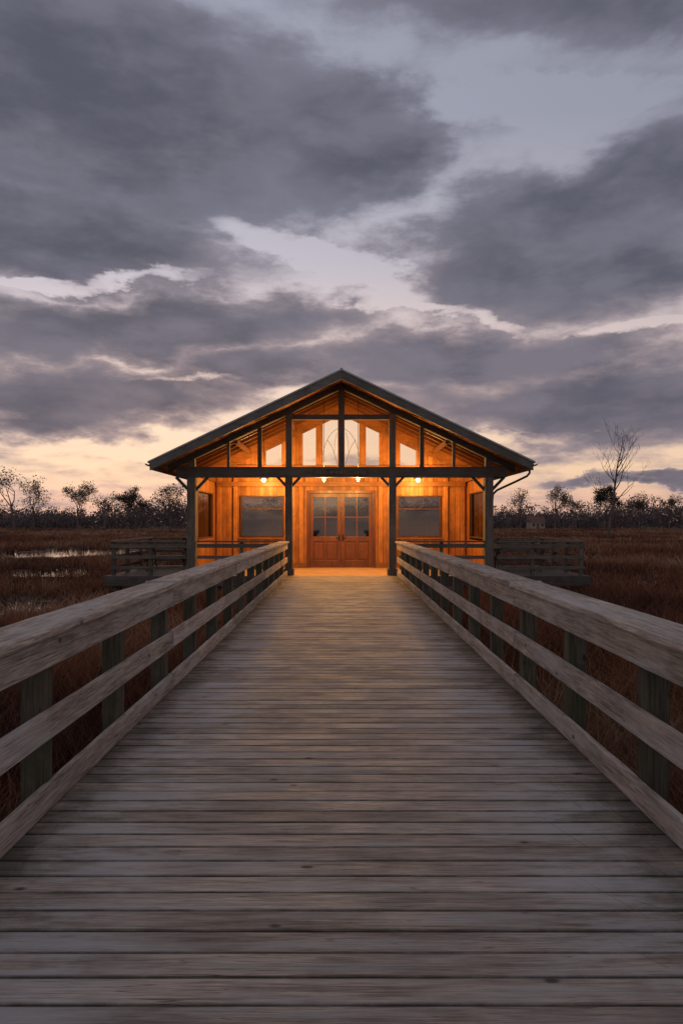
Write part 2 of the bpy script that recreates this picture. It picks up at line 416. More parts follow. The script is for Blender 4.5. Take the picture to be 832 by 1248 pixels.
T_ = np.concatenate([idx+np.array([[0,1,3]]), idx+np.array([[0,3,2]]), idx+np.array([[2,3,4]])])
pal = np.array([(.060,.034,.026), (.13,.055,.034), (.20,.080,.045), (.24,.115,.065), (.30,.185,.12), (.36,.26,.18)])
ci = (np.clip(p2*6.2-1.2+trn*1.9+rs.rand(N)*1.0-.6, 0, 5.99)).astype(int)
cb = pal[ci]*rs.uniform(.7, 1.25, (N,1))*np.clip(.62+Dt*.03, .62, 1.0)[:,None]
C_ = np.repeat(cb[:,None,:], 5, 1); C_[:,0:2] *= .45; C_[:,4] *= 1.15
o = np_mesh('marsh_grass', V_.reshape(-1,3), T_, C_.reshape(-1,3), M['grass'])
tag(o, 'rust brown marsh grass covering the wetland around the boardwalk', 'grass', kind='stuff')

# ------------------------------------------------------------------ trees
def leaves(centres, size, cnt, spread, colr, r_):
    cs = np.repeat(np.array(centres), cnt, 0); n = len(cs)
    p = cs+r_.normal(0, 1, (n,3))*spread
    a = r_.normal(0, 1, (n,3)); a /= np.linalg.norm(a, axis=1)[:,None]
    b_ = np.cross(a, r_.normal(0, 1, (n,3))); b_ /= np.linalg.norm(b_, axis=1)[:,None]
    s_ = size*r_.uniform(.5, 1.3, (n,1))
    v = np.stack([p-a*s_, p+b_*s_*.6, p+a*s_, p-b_*s_*.6], 1).reshape(-1,3)
    i = np.arange(n)[:,None]*4
    tr = np.concatenate([i+np.array([[0,1,2]]), i+np.array([[0,2,3]])])
    cc_ = np.array(colr)*r_.uniform(.55, 1.4, (n,1)); cc_ = np.repeat(cc_, 4, 0)
    return v, tr, cc_
M['bark'] = wood('dark_bark', (.15,.115,.10), (.065,.05,.045), 'Z', 3, .9, .4, .3, knots=False)
def grow(mb, lm, p, d, L, r, depth, maxd, rg, tips, sides=6, up=.10, spread=.55):
    pts = [p.copy()]; rr = [r]; q = p.copy(); dd = d.copy(); ns = 4
    for i in range(ns):
        wob = .06 if depth == 0 else .15
        dd = (dd+Vector((rg.gauss(0,wob), rg.gauss(0,wob), rg.gauss(0,.08)+up*.4))).normalized()
        q = q+dd*L/ns; pts.append(q.copy()); rr.append(r*(1-.42*(i+1)/ns))
    (mb if depth == 0 else lm).tube(pts, rr, max(3, sides-depth), cap=False)
    if depth >= maxd: tips.append(tuple(q)); return
    kids = rg.choice([2,3,3]) if depth else 3
    for k_ in range(kids+ (2 if depth == 0 else 1)):
        if k_ < kids: base = q; dp = dd; rk = rr[-1]*.78
        else: i = rg.randint(2, 3); base = pts[i]; dp = dd; rk = rr[i]*.55
        sd = Vector((rg.gauss(0,1), rg.gauss(0,1), rg.gauss(0,.5))).normalized()
        nd = (dp+sd*spread*rg.uniform(.7,1.5)+Vector((0,0,up))).normalized()
        grow(mb, lm, base, nd, L*rg.uniform(.6,.82), rk, depth+1, maxd, rg, tips, sides, up, spread)
def bare_tree(mb, lm, rg, tips):
    """a slender stem whose upper half carries rising limbs ending in fine twigs"""
    pts, rr = [], []; p = Vector((0,0,0)); d = Vector((.02,0,1)); n = 14; Hh = 1.0
    for i in range(n+1):
        pts.append(p.copy()); rr.append(.0135*(1-i/n)**.75+.0020)
        d = (d+Vector((rg.gauss(0,.07), rg.gauss(0,.07), .05))).normalized(); p = p+d*Hh/n
    mb.tube(pts, rr, 7)
    def limb(b, dd, L, r, dep):
        q = b.copy(); ps = [q.copy()]; rs_ = [max(r, .0012)]
        for i in range(5):
            dd = (dd+Vector((rg.gauss(0,.13), rg.gauss(0,.13), rg.gauss(.06,.08)))).normalized(); q = q+dd*L/5; ps.append(q.copy()); rs_.append(max(.0008, r*(1-.14*(i+1))))
        lm.tube(ps, rs_, 4, cap=False)
        if dep == 0: tips.append(tuple(q)); return
        for i in (2, 3, 4, 5, 5):
            if rg.random() < .78:
                sd = Vector((rg.gauss(0,1), rg.gauss(0,1), rg.gauss(.25,.5))).normalized()
                limb(ps[i], (dd+sd*.7).normalized(), L*rg.uniform(.40,.62), rs_[i]*.6, dep-1)
    for i in range(5, n):
        for _ in range(rg.choice([1,1,2])):
            a = rg.choice([0, math.pi])+rg.gauss(0,.8); el = rg.uniform(.6, 1.05)
            limb(pts[i], Vector((math.cos(a)*math.cos(el), math.sin(a)*math.cos(el), math.sin(el))), .36*(1-(i-4)/n*.72)*rg.uniform(.75,1.15), rr[i]*.55, 2)
def tree(name, px, D_, top, label, cat='tree', kind='leafy', seed=1, tcol=(.11,.088,.078), wide=.5, maxd=3, cnt=16, group=None):  # default leaf tint lightened to carry distance haze
    rg = random.Random(seed); r_ = np.random.RandomState(seed)
    x = (px-416)*D_/F; ht = (HY-top)*D_/F+H-GZ
    e = empty(name, (x, D_, GZ), label, cat, group)
    mb, lm, tips = MB(), MB(), []
    if kind == 'bare': bare_tree(mb, lm, rg, tips)
    else: grow(mb, lm, Vector((0,0,0)), Vector((rg.gauss(0,.03),0,1)), ht*.30, ht*.020, 0, maxd, rg, tips, 7, .14 if kind != 'wide' else .02, wide)
    zs = max(q[2] for q in tips); k_ = ht/zs*.99
    for b_ in (mb, lm): b_.v = [(a*k_+x, b2*k_+D_, c_*k_+GZ) for a, b2, c_ in b_.v]
    tips = [(a*k_+x, b2*k_+D_, c_*k_+GZ) for a, b2, c_ in tips]
    tr = mb.build('trunk', M['bark'], e); lb = lm.build('limbs', M['bark'], tr)
    if kind != 'bare':
        v, tt, cc_ = leaves(tips, ht*.015, int(cnt*2.4), ht*.038, tcol, r_)
        cr = np_mesh('crown', v, tt, cc_, M['leaf']); attach(cr, e)
    return e
tree('bare_tree', 742, 88, 508, 'tall slender leafless tree standing alone on the marsh right of the pavilion', kind='bare', seed=34)
tree('spreading_tree', 18, 215, 568, 'wide sparsely leafed tree, leftmost and tallest on the left skyline', kind='wide', seed=5, cnt=2, wide=.8, maxd=4)
tree('round_tree', 42, 225, 588, 'small round tree just right of the wide leftmost skyline tree', seed=6, cnt=8)
tree('round_tree', 95, 225, 588, 'round topped dark tree, second tall crown from the left skyline edge', seed=7, cnt=14)
tree('round_tree', 127, 235, 595, 'smaller tree with flat crown between two rounder skyline trees on the left', seed=8, wide=.7, cnt=8)
tree('dense_tree', 165, 190, 595, 'dense dark tree on the left skyline midway between left edge and roof eave', seed=9, cnt=24, tcol=(.07,.06,.045))
tree('open_tree', 208, 160, 592, 'open crowned tree nearest the left eave of the pavilion', seed=10, cnt=4, wide=.6, maxd=4)
tree('dense_tree', 736, 150, 594, 'dark bushy evergreen tree directly behind the tall leafless tree', seed=12, cnt=30, tcol=(.05,.05,.038))
tree('round_tree', 675, 230, 593, 'round topped tree on the skyline left of the tall leafless tree', seed=13, cnt=10)
tree('open_tree', 633, 215, 596, 'thin hazy tree on the skyline next to the right roof eave', kind='leafy', seed=14, cnt=2, maxd=4)
tree('round_tree', 701, 235, 605, 'low round tree between two taller trees left of the leafless tree', seed=15, cnt=10)
tree('open_tree', 778, 225, 600, 'loose crowned skyline tree just right of the tall leafless tree', seed=16, cnt=4, maxd=4)
tree('round_tree', 815, 225, 604, 'rounded skyline tree nearest the right edge of the view', seed=17, cnt=10)
# the far wood
rw = np.random.RandomState(3)
tx = rw.uniform(-330, 330, 1500); ty = rw.uniform(262, 330, 1500)
th_ = 6.6+2.8*np.sin(tx*.045+1)*np.sin(tx*.017)+1.2*np.sin(tx*.19)+rw.rand(1500)**2*5.6
cen = []
for x, y, h_ in zip(tx, ty, th_):
    nc = 10
    zz = rw.uniform(.10, 1, nc)**.9; ww = (1-np.abs(zz-.45)*1.1)*h_*.42
    cen.append(np.c_[x+rw.normal(0, 1, nc)*ww*.8, y+rw.normal(0, 1, nc)*ww*.8, GZ+zz*h_])
cen.append(np.c_[rw.uniform(-330, 330, 5000), rw.uniform(255, 300, 5000), GZ+rw.uniform(0, 5.0, 5000)])
cen = np.concatenate(cen)
v, tt, cc_ = leaves(cen, .42, 13, .85, (.155,.120,.118), rw)  # distance haze put into the lightened leaf colour
o = np_mesh('distant_woods', v, tt, cc_, M['leaf'])
tag(o, 'dark far off wood along the horizon behind the marsh', 'woods', kind='stuff')

# ------------------------------------------------------------------ distant house
M['hwall'] = plain('pale_house_wall', (.30,.24,.20), .8, 0, 2, .2); M['hroof'] = plain('dull_red_roof', (.14,.07,.05), .8, 0, 2, .3)
M['hglass'] = plain('dark_window', (.03,.03,.035), .2)
def house(px, D_, wpx, hpx, roofm, label):
    x = (px-416)*D_/F; w_ = wpx*D_/F; h_ = hpx*D_/F; z0 = GZ
    e = empty('house', (x, D_, z0), label, 'house')
    MB().box(x-w_/2, x+w_/2, D_, D_+6, z0, z0+h_).build('wall', M['hwall'], e)
    r = MB()
    for xx in (x-w_/2-.4, x+w_/2+.4):
        for yy, zz in ((D_-.5, z0+h_), (D_+3, z0+h_+1.9), (D_+6.5, z0+h_)): r.v.append((xx, yy, zz))
    for f in ([0,3,4,1], [1,4,5,2], [0,1,2], [3,5,4], [0,2,5,3]):
        r.f.append(f); r.r.append(.5); r.mi.append(0); r.sm.append(False)
    rf = r.build('roof', roofm, e)
    MB().box(x+w_*.2, x+w_*.2+.6, D_+2.6, D_+3.2, z0+h_+1, z0+h_+2.7).build('chimney', roofm, rf)
    for fx in (-.3, .32):
        MB().box(x+w_*fx-.45, x+w_*fx+.45, D_-.06, D_-.01, z0+1.0, z0+2.2).build('window', M['hglass'], e)
    MB().box(x-.45, x+.45, D_-.06, D_-.01, z0, z0+2.1).build('door', M['hroof'], e)
house(655, 240, 17, 9.5, M['hroof'], 'small pale far house with dull red roof below the right skyline trees')

# ------------------------------------------------------------------ boardwalk
XL, XR = 1.61, 1.65
b = MB(); y = -1.2; pitch = .1385
while y < 20.25:
    dz = random.uniform(-.003, .002); wob = random.uniform(-.008, .008); sk = random.uniform(-.0015, .0015)
    b0 = len(b.v)
    b.box(-XL-.10+wob, XR+.10+wob, y+.0050, y+pitch-.0050, -.04+dz, dz, rnd=random.random(), jig=.001)
    for q in (1, 2, 5, 6): vx = b.v[b0+q]; b.v[b0+q] = (vx[0], vx[1]+sk, vx[2]+sk*.5)
    y += pitch
bw = b.build('boardwalk', [M['deck']], bevel=.005)
tag(bw, 'straight weathered plank boardwalk leading to the pavilion doors', 'boardwalk', kind='structure')
sc = MB(); y = -1.2
while y < 12:
    for xx in (-1.5, 1.53):
        for fy in (.3, .72):
            cx_, cy_ = xx+random.uniform(-.02, .02), y+pitch*fy; b0 = len(sc.v)
            for q in range(6): sc.v.append((cx_+.0040*math.cos(q*1.047), cy_+.0040*math.sin(q*1.047), .0035))
            sc.f.append([b0+q for q in range(6)]); sc.r.append(0); sc.mi.append(0); sc.sm.append(False)
    y += pitch
s_ = sc.build('deck_screws', M['screw'], bw); s_['kind'] = 'structure'
j = MB()
for xx in (-1.45, 0, 1.5): j.box(xx-.03, xx+.03, -1.2, 20.3, -.26, -.05)
j_ = j.build('joists', M['dark_y'], bw); j_['kind'] = 'structure'

def railing(sg, xin, label):
    e = empty('boardwalk_railing', (sg*xin, 10, 0), label, 'railing')
    def bar(name, xa, xb, z0, z1, mat, bev):
        mbb = MB()
        ys = [-1.2]
        while ys[-1] < 20.3: ys.append(min(20.36, (3.85+1.3*round((ys[-1]+3.9-3.85)/1.3)+.07)))
        for a_, c_ in zip(ys[:-1], ys[1:]):
            if c_-a_ < .2: continue
            nseg = max(2, int((c_-a_)/.33)); r0 = random.random(); dzz = random.uniform(-.003, .003)
            b0 = len(mbb.v); x0, x1 = sorted((sg*xa, sg*xb))
            for i in range(nseg+1):
                yy = a_+.003+(c_-a_-.006)*i/nseg; jx = random.uniform(-.0025, .0025); jz = random.uniform(-.0025, .0025)+dzz
                mbb.v += [(x0+jx, yy, z0+jz), (x1+jx, yy, z0+jz), (x1+jx, yy, z1+jz), (x0+jx, yy, z1+jz)]
            for i in range(nseg):
                q = b0+i*4
                for k_ in range(4):
                    k2 = (k_+1) % 4; mbb.f.append([q+k2, q+k_, q+4+k_, q+4+k2])
            mbb.f.append([b0+3, b0+2, b0+1, b0]) ; q = b0+nseg*4; mbb.f.append([q, q+1, q+2, q+3])
            nf = len(mbb.f)-len(mbb.r); mbb.r += [r0]*nf; mbb.mi += [0]*nf; mbb.sm += [False]*nf
        return mbb.build(name, mat, e, bevel=bev)
    bar('cap_rail', xin-.05, xin+.25, .985, 1.03, M['rail'], .007)
    bar('upper_rail', xin-.005, xin+.04, .80, .982, M['rail'], .006)
    bar('middle_rail', xin-.003, xin+.04, .40, .555, M['rail'], .006)
    bar('bottom_rail', xin, xin+.04, .006, .15, M['rail'], .006)
    for i in range(-2, 13):
        y_ = 3.85+1.3*i; hw = .06
        x0, x1 = sorted((sg*(xin+.043), sg*(xin+.173)))
        box(x0, x1, y_-hw, y_+hw, GZ-.3, .982, jig=.003).build('post', M['post'], e, bevel=.008)
    return e
railing(-1, XL, 'weathered wooden railing along the left side of the boardwalk')
railing(1, XR, 'weathered wooden railing along the right side of the boardwalk')

# ------------------------------------------------------------------ pavilion deck
YF, YB, XD, XE = 20.30, 25.2, 7.0, 7.35
b = MB(); y = YF; sd_ = MB()
while y < YB:
    z_ = random.uniform(-.001, .002)
    b.box(-4.62, 4.62, y+.004, y+pitch-.005, -.04, z_)
    sd_.box(-XD, -4.626, y+.004, y+pitch-.005, -.04, z_); sd_.box(4.626, XE, y+.004, y+pitch-.005, -.04, z_); y += pitch
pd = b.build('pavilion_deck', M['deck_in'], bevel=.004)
tag(pd, 'plank deck platform carrying the pavilion above the marsh', 'deck', kind='structure')
q = sd_.build('outer_deck_boards', M['dark_x'], pd, bevel=.004); q['kind'] = 'structure'
f_ = MB(); f_.box(-XD, -1.9, YF-.05, YF-.004, -.30, .0); f_.box(1.9, XE, YF-.05, YF-.004, -.30, .0)
f_.box(-XD-.05, -XD-.004, YF, YB, -.3, 0); f_.box(XE+.004, XE+.05, YF, YB, -.3, 0)
q = f_.build('deck_fascia', M['beam_x'], pd, bevel=.005); q['kind'] = 'structure'
for xx in (-6.8, -4.5, -2.3, 2.3, 4.5, 7.1):
    for yy in (20.7, 24.9):
        q = box(xx-.12, xx+.12, yy-.12, yy+.12, GZ-.3, -.05).build('deck_pile', M['post'], pd); q['kind'] = 'structure'
def deck_rail(sg, ex, label):
    e = empty('deck_railing', (sg*5.6, 20.6, 0), label, 'railing')
    def post(x, y_): box(x-.055, x+.055, y_-.055, y_+.055, -.02, 1.0).build('post', M['dark_z'], e, bevel=.006)
    def run(axis, a, c, pos, posts):
        for (nm, z0, z1, t_) in (('cap_rail', 1.0, 1.045, .09), ('rail', .83, .95, .02), ('rail', .50, .60, .02), ('rail', .18, .28, .02)):
            if axis == 'x': x0, x1 = sorted((sg*a, sg*c)); mb_ = box(x0, x1, pos-t_, pos+t_, z0, z1)
            else: x_ = sg*pos; mb_ = box(x_-t_, x_+t_, a, c, z0, z1)
            mb_.build(nm, M['dark_x'] if axis == 'x' else M['dark_y'], e, bevel=.005)
        for q_ in posts: post(*((sg*q_, pos+.08) if axis == 'x' else (sg*(pos-.08), q_)))
    run('x', 1.74, 4.33, 20.52, (3.0,))
    run('x', 4.66, ex-.05, 20.52, (5.75, ex-.14))
    run('y', 20.62, 25.0, ex-.07, (21.9, 23.3, 24.6))
    run('x', 4.55, ex-.18, 25.02, (4.7, 5.75))
deck_rail(-1, XD, 'brown wooden railing around the deck left of the pavilion')
deck_rail(1, XE, 'brown wooden railing around the deck right of the pavilion')

# ------------------------------------------------------------------ pavilion
pav = empty('pavilion', (0, 22.3, 0), 'open fronted gabled timber pavilion glowing amber at the end of the boardwalk', 'pavilion')
SL = .478; AP = 5.97; EW = 5.46; Y0, Y1 = 19.5, 25.4
zt = lambda x: AP-SL*abs(x)
def slab(mb, x0, x1, o0, o1, y0, y1):      # slab following the roof pitch between offsets below the top line
    for sg in (-1, 1):
        P_ = [(sg*x0, zt(x0)-o0), (sg*x1, zt(x1)-o0), (sg*x1, zt(x1)-o1), (sg*x0, zt(x0)-o1)]
        if sg > 0: P_ = P_[::-1]
        mb.prism(P_, y0, y1)
    return mb
roof = slab(MB(), .0, EW, .035, .12, Y0+.03, Y1).build('roof', M['shingle'], pav)
cov = MB()
ny = 22
for i in range(ny):        # shingle courses
    xa = .02+(EW+.03-.02)*i/ny; xb = xa+(EW+.03)/ny+.04
    for sg in (-1, 1):
        P_ = [(sg*xa, zt(xa)+.004-.03), (sg*xb, zt(xb)+.016-.03), (sg*xb, zt(xb)-.03), (sg*xa, zt(xa)-.03)]
        if sg > 0: P_ = P_[::-1]
        cov.prism(P_, Y0-.02, Y1+.02)
cov.build('shingles', M['shingle'], roof)
slab(MB(), .0, EW+.05, -.004, .045, Y0-.075, Y0-.022).build('edge_flashing', M['flash'], roof)
MB().tube([(0, Y0-.02, AP-.01), (0, Y1+.02, AP-.01)], .05, 10).build('ridge_cap', M['flash'], roof)
slab(MB(), .0, EW, .047, .28, Y0-.05, Y0+.02).build('rake_board', M['rake'], pav)
slab(MB(), .0, EW, .047, .28, Y1-.02, Y1+.05).build('rake_board', M['rake'], pav)
slab(MB(), .0, EW-.02, .13, .165, Y0+.025, Y1-.025).build('ceiling', M['ceil'], pav)
for sg in (-1, 1):
    x0, x1 = sorted((sg*(EW-.04), sg*(EW+.0))); box(x0, x1, Y0+.03, Y1-.03, zt(EW)-.26, zt(EW)-.04).build('eave_board', M['dark_y'], pav)
for sg in (-1, 1):
    g_ = MB(); xx = sg*(EW+.075); n = 8; zg = zt(EW)-.08
    ys = (Y0-.02, Y1)
    for y_ in ys:
        for rr in (.07, .062):
            for i in range(n+1):
                th = math.pi+math.pi*i/n; g_.v.append((xx+rr*math.cos(th), y_, zg+rr*math.sin(th)))
    m1 = n+1
    for i in range(n):
        for a_ in ([i, i+1, 2*m1+i+1, 2*m1+i], [m1+i+1, m1+i, 3*m1+i, 3*m1+i+1], [i, m1+i, m1+i+1, i+1], [2*m1+i, 2*m1+i+1, 3*m1+i+1, 3*m1+i]):
            g_.f.append(a_); g_.r.append(.5); g_.mi.append(0); g_.sm.append(False)
    g_.build('gutter', M['metal'], pav)
MB().tube([(5.53, 20.1, 3.2), (5.53, 20.1, 3.05), (5.46, 20.12, 2.96), (5.1, 20.2, 2.78), (4.85, 20.32, 2.66), (4.66, 20.5, 2.56), (4.59, 20.72, 2.45), (4.585, 20.80, 2.2), (4.585, 20.80, .05)], .033, 8).build('downspout', M['metal'], pav)
# truss at the front
YT = 20.6; dt = .13
chord_bot = lambda x: zt(x)-.165-.19
slab(MB(), .0, 5.2, .167, .355, YT-dt, YT+dt).build('truss_rafter', M['beam_x'], pav)
MB().box(-4.95, 4.95, YT-dt-.02, YT+dt+.02, 2.95, 3.26).build('tie_beam', M['beam_x'], pav, bevel=.01)
MB().box(-1.58, 1.58, YT-.09, YT+.09, 4.69, 4.84).build('collar_beam', M['beam_x'], pav, bevel=.008)
MB().box(-.09, .09, YT-.10, YT+.10, 3.262, 5.62).build('king_post', M['dark_z'], pav, bevel=.008)
def brace(x_, sg, r_=.5): MB().beam((x_+sg*.06, YT, 2.94-r_), (x_+sg*(r_+.06), YT, 2.96), .08, .10, up=(0,1,0)).build('knee_brace', M['beam_x'], pav)
for x_ in (-1.58, 1.53):
    box(x_-.108, x_+.108, YT-.155, YT+.155, 0, 2.948).build('post', M['dark_z'], pav, bevel=.01)
    box(x_-.095, x_+.095, YT-.10, YT+.10, 3.262, chord_bot(x_)+.05).build('upper_post', M['dark_z'], pav, bevel=.008)
    box(x_-.145, x_+.145, YT-.19, YT+.19, .003, .20).build('post_base', M['dark_z'], pav, bevel=.01)
    brace(x_, 1, .28); brace(x_, -1, .28)
for x_ in (-4.5, 4.42):
    box(x_-.125, x_+.125, YT-.155, YT+.155, 0, 2.948).build('post', M['dark_z'], pav, bevel=.01)
    box(x_-.095, x_+.095, YT-.10, YT+.10, 3.262, chord_bot(x_)+.04).build('upper_post', M['dark_z'], pav, bevel=.008)
    brace(x_, 1, .42); brace(x_, -1, .42)
for x_ in (-2.46, 2.42): box(x_-.06, x_+.06, YT-.08, YT+.08, 3.262, chord_bot(x_)+.03).build('strut', M['dark_z'], pav)
for x_ in (-3.4, 3.38): box(x_-.04, x_+.04, YT-.07, YT+.07, 3.262, chord_bot(x_)+.02).build('strut', M['dark_z'], pav)
for x_ in (-4.5, 4.42):   # eave plates
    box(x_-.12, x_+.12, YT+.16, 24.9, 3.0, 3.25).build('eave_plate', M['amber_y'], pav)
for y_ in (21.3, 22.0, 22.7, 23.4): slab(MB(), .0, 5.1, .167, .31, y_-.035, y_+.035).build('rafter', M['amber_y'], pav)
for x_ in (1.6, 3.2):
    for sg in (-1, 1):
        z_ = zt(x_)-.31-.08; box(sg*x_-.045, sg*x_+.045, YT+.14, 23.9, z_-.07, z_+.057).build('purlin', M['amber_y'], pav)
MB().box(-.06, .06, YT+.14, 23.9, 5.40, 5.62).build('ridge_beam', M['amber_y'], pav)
# rear door wall
YW = 24.0; zw = 3.30
DX0, DX1, DZ = -1.13, 1.10, 2.62
WL = (-3.55, -2.02); WR = (1.96, 3.49); WZ = (1.07, 2.54)
wp_ = MB()
for a in ((-4.5, WL[0], 0, zw), (WL[1], DX0-.10, 0, zw), (DX1+.10, WR[0], 0, zw), (WR[1], 4.45, 0, zw),
          (WL[0], WL[1], 0, WZ[0]), (WL[0], WL[1], WZ[1], zw), (WR[0], WR[1], 0, WZ[0]), (WR[0], WR[1], WZ[1], zw), (DX0-.10, DX1+.10, DZ+.10, zw)):
    wp_.box(a[0], a[1], YW, YW+.14, a[2], a[3], rnd=.5)
wp_.build('rear_wall', M['wall'], pav)
tr = MB()
tr.box(DX0-.10, DX0, YW-.03, YW+.16, 0, DZ+.10); tr.box(DX1, DX1+.10, YW-.03, YW+.16, 0, DZ+.10); tr.box(DX0, DX1, YW-.03, YW+.16, DZ, DZ+.10)
tr.build('door_frame', M['door'], pav, bevel=.006)
for x_ in (-4.30, -3.72, -1.86, -1.42, 1.38, 1.80, 3.66, 4.25): box(x_-.07, x_+.07, YW-.05, YW-.003, 0.16, zw-.02).build('wall_batten', M['amber_z'], pav, bevel=.006)
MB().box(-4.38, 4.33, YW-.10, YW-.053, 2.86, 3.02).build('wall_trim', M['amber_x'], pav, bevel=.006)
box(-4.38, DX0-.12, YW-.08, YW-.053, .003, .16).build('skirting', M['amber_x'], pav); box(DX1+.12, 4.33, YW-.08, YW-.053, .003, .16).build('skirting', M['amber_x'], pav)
MB().box(-4.6, 4.55, YW-.06, YW+.20, 3.302, 3.60).build('wall_beam', M['amber_x'], pav, bevel=.008)
def window(x0, x1, z0, z1, axis='x', pos=YW):
    fr = MB(); t_ = .045
    def bb(a0, a1, c0, c1, d0=-.04, d1=.12):
        if axis == 'x': fr.box(a0, a1, pos+d0, pos+d1, c0, c1)
        else: fr.box(pos+d0, pos+d1, a0, a1, c0, c1)
    bb(x0+.002, x0+t_, z0+.002, z1-.002); bb(x1-t_, x1-.002, z0+.002, z1-.002); bb(x0+t_, x1-t_, z0+.002, z0+t_); bb(x0+t_, x1-t_, z1-t_, z1-.002)
    f = fr.build('window', M['frame'], pav, bevel=.004)
    if axis == 'x':
        box(x0+t_, x1-t_, pos+.04, pos+.046, z0+t_, z1-t_).build('pane', M['glass'], f)
        box(x0-.05, x1+.05, pos-.09, pos-.042, z0-.06, z0-.004).build('sill', M['amber_x'], f)
        MB().box(x0+t_, x1-t_, pos+.0, pos+.035, z0+.98, z0+1.015).build('glazing_bar', M['frame'], f)
    else:
        box(pos+.04, pos+.046, x0+t_, x1-t_, z0+t_, z1-t_).build('pane', M['glass'], f)
        box(pos-.02, pos+.14, x0-.03, x1+.03, z0-.06, z0-.004).build('sill', M['amber_x'], f)
window(*WL, *WZ); window(*WR, *WZ)
# doors
for (x0, x1, hs) in ((DX0+.006, -.018, 1), (-.012, DX1-.006, -1)):
    d = MB(); st_ = .13; y0, y1 = YW+.02, YW+.075
    z1 = DZ-.006
    d.box(x0, x0+st_, y0, y1, .01, z1); d.box(x1-st_, x1, y0, y1, .01, z1)
    for a, c in ((.01, .26), (.92, 1.10), (z1-.14, z1)): d.box(x0+st_, x1-st_, y0, y1, a, c)
    dd = d.build('door', M['door'], pav, bevel=.006)
    pm = MB(); xm = (x0+x1)/2
    for a, c in ((x0+st_, xm-.03), (xm+.03, x1-st_)):
        pm.box(a, c, y0+.025, y0+.04, .26, .92); pm.box(a+.04, c-.04, y0+.008, y0+.024, .31, .87)
    pm.box(xm-.03, xm+.03, y0+.004, y1, .26, .92)
    pm.build('door_panel', M['door'], dd, bevel=.006)
    mu = MB(); mu.box(xm-.02, xm+.02, y0+.003, y1-.003, 1.10, z1-.14)
    for zz in (1.78,): mu.box(x0+st_, xm-.02, y0+.006, y1-.006, zz-.018, zz+.018); mu.box(xm+.02, x1-st_, y0+.006, y1-.006, zz-.018, zz+.018)
    mu.build('glazing_bars', M['door'], dd)
    box(x0+st_, x1-st_, y0+.03, y0+.036, 1.10, z1-.14).build('door_glass', M['glass'], dd)
    xh = x1-.06 if hs == 1 else x0+.06
    h = MB(); h.box(xh-.025, xh+.025, y0-.012, y0-.002, .93, 1.17); h.tube([(xh, y0-.01, 1.06), (xh, y0-.06, 1.06), (xh-hs*.11, y0-.06, 1.06)], .011, 8)
    h.build('handle', M['metal'], dd)
# gable above the wall: boarded gable with separate panes grouped at the centre
ot = .165+.42
gb = lambda x: zt(x)-ot
wins = [(-2.66,-2.10), (-1.36,-.90), (-.66,-.13), (.11,.62), (.86,1.32), (2.06,2.62)]
edges = [-3.75]+[e_ for w_ in wins for e_ in w_]+[3.70]
for a, c in zip(edges[0::2], edges[1::2]):
    nar = (c-a) < .5
    MB().prism([(a, 3.602), (c, 3.602), (c, max(3.605, gb(c)+.01)), (a, max(3.605, gb(a)+.01))] if a*c > 0 else [(a, 3.602), (c, 3.602), (c, gb(c)+.01), (0, gb(0)+.01), (a, gb(a)+.01)], YW, YW+.10).build('gable_mullion' if nar else 'gable_panel', M['amber_z'] if nar else M['wall'], pav)
slab(MB(), .0, 4.6, .167, ot, YW-.03, YW+.13).build('gable_rafter', M['amber_x'], pav)
for a, c in wins:
    MB().prism([(a, 3.602), (c, 3.602), (c, max(3.61, gb(c))), (a, max(3.61, gb(a)))], YW+.045, YW+.051).build('gable_pane', M['clear_glass'], pav)
ar = MB()
def arc(cx, cz, rx, rz, a0, a1, n=18): return [(cx+rx*math.cos(R(a0+(a1-a0)*i/n)), YW-.02, cz+rz*math.sin(R(a0+(a1-a0)*i/n))) for i in range(n+1)]
ar.tube(arc(-.02, 3.6, .66, 1.30, 4, 176, 26), .007, 6)
for sg in (-1, 1):
    ar.tube([(sg*.14, YW-.02, 3.62), (sg*.25, YW-.02, 4.0), (sg*.36, YW-.02, 4.3), (sg*.5, YW-.02, 4.5)], .007, 5)
    ar.tube([(sg*.25, YW-.02, 4.0), (sg*.24, YW-.02, 4.4), (sg*.16, YW-.02, 4.75)], .006, 5)
ar.build('arched_tracery', M['frame'], pav)
# side walls
for sg, x_ in ((-1, -4.56), (1, 4.42)):
    s = MB(); yA, yB = YT+.17, YW-.003
    w0, w1 = 21.15, 23.55
    s.box(x_, x_+.12, yA, yB, 0, WZ[0], rnd=.4); s.box(x_, x_+.12, yA, yB, WZ[1]+.06, 3.0, rnd=.4)
    s.box(x_, x_+.12, yA, w0, WZ[0], WZ[1]+.06, rnd=.4); s.box(x_, x_+.12, w1, yB, WZ[0], WZ[1]+.06, rnd=.4)
    s.build('side_wall', M['wall_side'], pav)
    window(w0, w1, WZ[0], WZ[1]+.06, 'y', x_+.02)

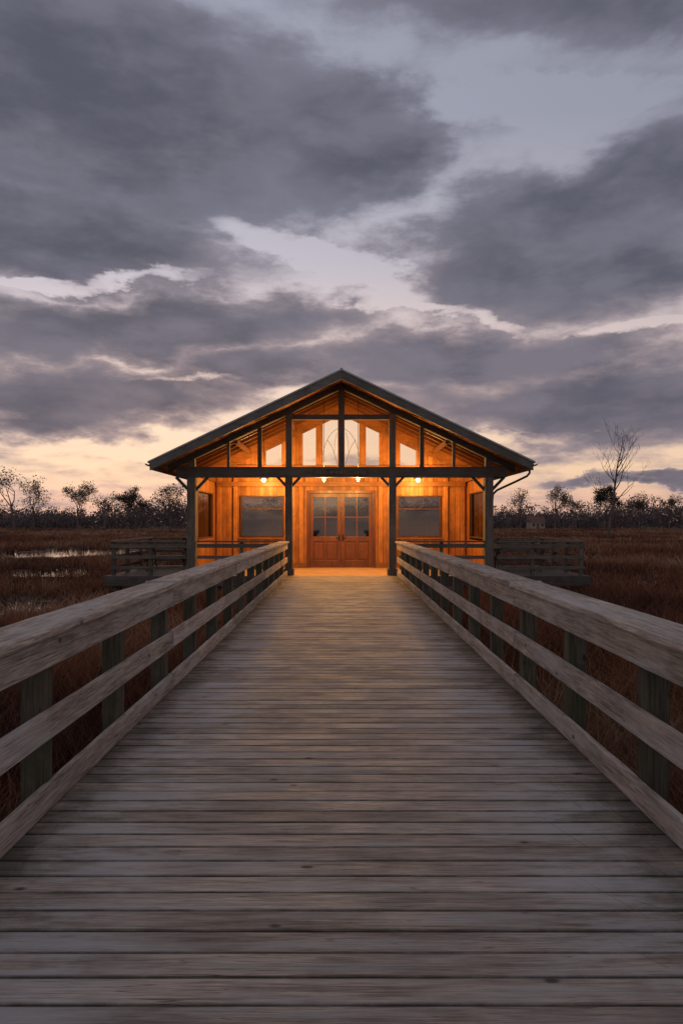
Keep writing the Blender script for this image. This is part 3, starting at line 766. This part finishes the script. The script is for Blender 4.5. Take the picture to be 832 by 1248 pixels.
# ------------------------------------------------------------------ lamps
LC = (1, .50, .135)
def lamp(x, y_, z, label, power, up, small=False):
    e = empty('pendant_lamp', (x, y_, z), label, 'lamp', 'pendant lamps hanging in the pavilion')
    k_ = .6 if small else 1.0
    MB().lathe((x, y_, z), [(.155*k_, .03), (.15*k_, .06), (.10*k_, .10), (.04*k_, .14), (.03*k_, .19), (.001, .195)], 20).build('lamp_shade', M['metal'], e)
    MB().lathe((x, y_, z), [(.001, -.085), (.05*k_, -.065), (.078*k_, -.01), (.055*k_, .04), (.02, .07)], 16).build('bulb', M['bulb'], e)
    MB().tube([(x, y_, z+.19), (x, y_, zt(x)-.17)], .008, 6).build('cord', M['metal'], e)
    L = bpy.data.lights.new('lamp_glow', 'POINT'); L.energy = power; L.color = LC; L.shadow_soft_size = .06
    lo = bpy.data.objects.new('lamp_glow', L); col.objects.link(lo); lo.location = (x, y_, z-.16); attach(lo, e)
    L2 = bpy.data.lights.new('added_uplight', 'POINT'); L2.energy = up; L2.color = LC; L2.shadow_soft_size = .05  # extra light above the shade, added to brighten the ceiling
    lo2 = bpy.data.objects.new('added_uplight', L2); col.objects.link(lo2); lo2.location = (x, y_, z+.30); attach(lo2, e)
lamp(-2.62, 23.05, 3.04, 'bright pendant lamp glowing left of the doors under the tie beam', 140, 95)
lamp(2.58, 23.05, 3.04, 'bright pendant lamp glowing right of the doors under the tie beam', 140, 95)
lamp(-.55, 21.4, 2.96, 'small pendant lamp above the left door leaf', 185, 70, True)
lamp(.52, 21.4, 2.96, 'small pendant lamp above the right door leaf', 185, 70, True)

# ------------------------------------------------------------------ sign on the tie beam
sg_ = empty('sign', (-.03, YT-.17, 3.1), 'narrow dark name board with faint worn marks on the tie beam above the doors', 'sign')
MB().box(-.86, .80, YT-.185, YT-.153, 3.0, 3.20).build('board', M['signboard'], sg_, bevel=.004)
mk = MB(); x_ = -.74; rg = random.Random(4)
while x_ < .66:
    w_ = rg.uniform(.04, .085)
    for _ in range(rg.choice([2, 3])):
        if rg.random() < .6: xx = x_+rg.uniform(0, w_); mk.box(xx, xx+.014, YT-.190, YT-.186, 3.05, 3.05+rg.uniform(.06, .10))
        else: zz = 3.05+rg.choice([0, .045, .088]); mk.box(x_, x_+w_, YT-.1915, YT-.1905, zz, zz+.013)
    x_ += w_+rg.choice([.03, .03, .035, .09])
mk.build('faded_marks', M['signmark'], sg_)

# ------------------------------------------------------------------ picnic tables
def picnic(x, y_, label):
    e = empty('picnic_table', (x, y_, 0), label, 'picnic table')
    t_ = MB()
    for i in range(5): yy = y_-.37+i*.15; t_.box(x-.85, x+.85, yy, yy+.14, .72, .76)
    t_.build('tabletop', M['dark_x'], e, bevel=.004)
    for s in (-1, 1):
        b_ = MB()
        for i in range(2): yy = y_+s*.68-.14+i*.145; b_.box(x-.85, x+.85, yy, yy+.135, .42, .46)
        b_.build('bench', M['dark_x'], e, bevel=.004)
        l_ = MB(); xx = x+s*.6
        l_.beam((xx, y_-.25, .715), (xx, y_-.62, .003), .04, .09); l_.beam((xx, y_+.25, .715), (xx, y_+.62, .003), .04, .09)
        l_.box(xx-.065, xx-.023, y_-.80, y_+.80, .33, .415); l_.box(xx-.065, xx-.023, y_-.36, y_+.36, .63, .715)
        l_.build('leg_frame', M['dark_y'], e)
picnic(5.80, 22.6, 'dark wooden picnic table on the deck right of the pavilion')
picnic(-5.75, 22.9, 'dark wooden picnic table on the deck left of the pavilion')
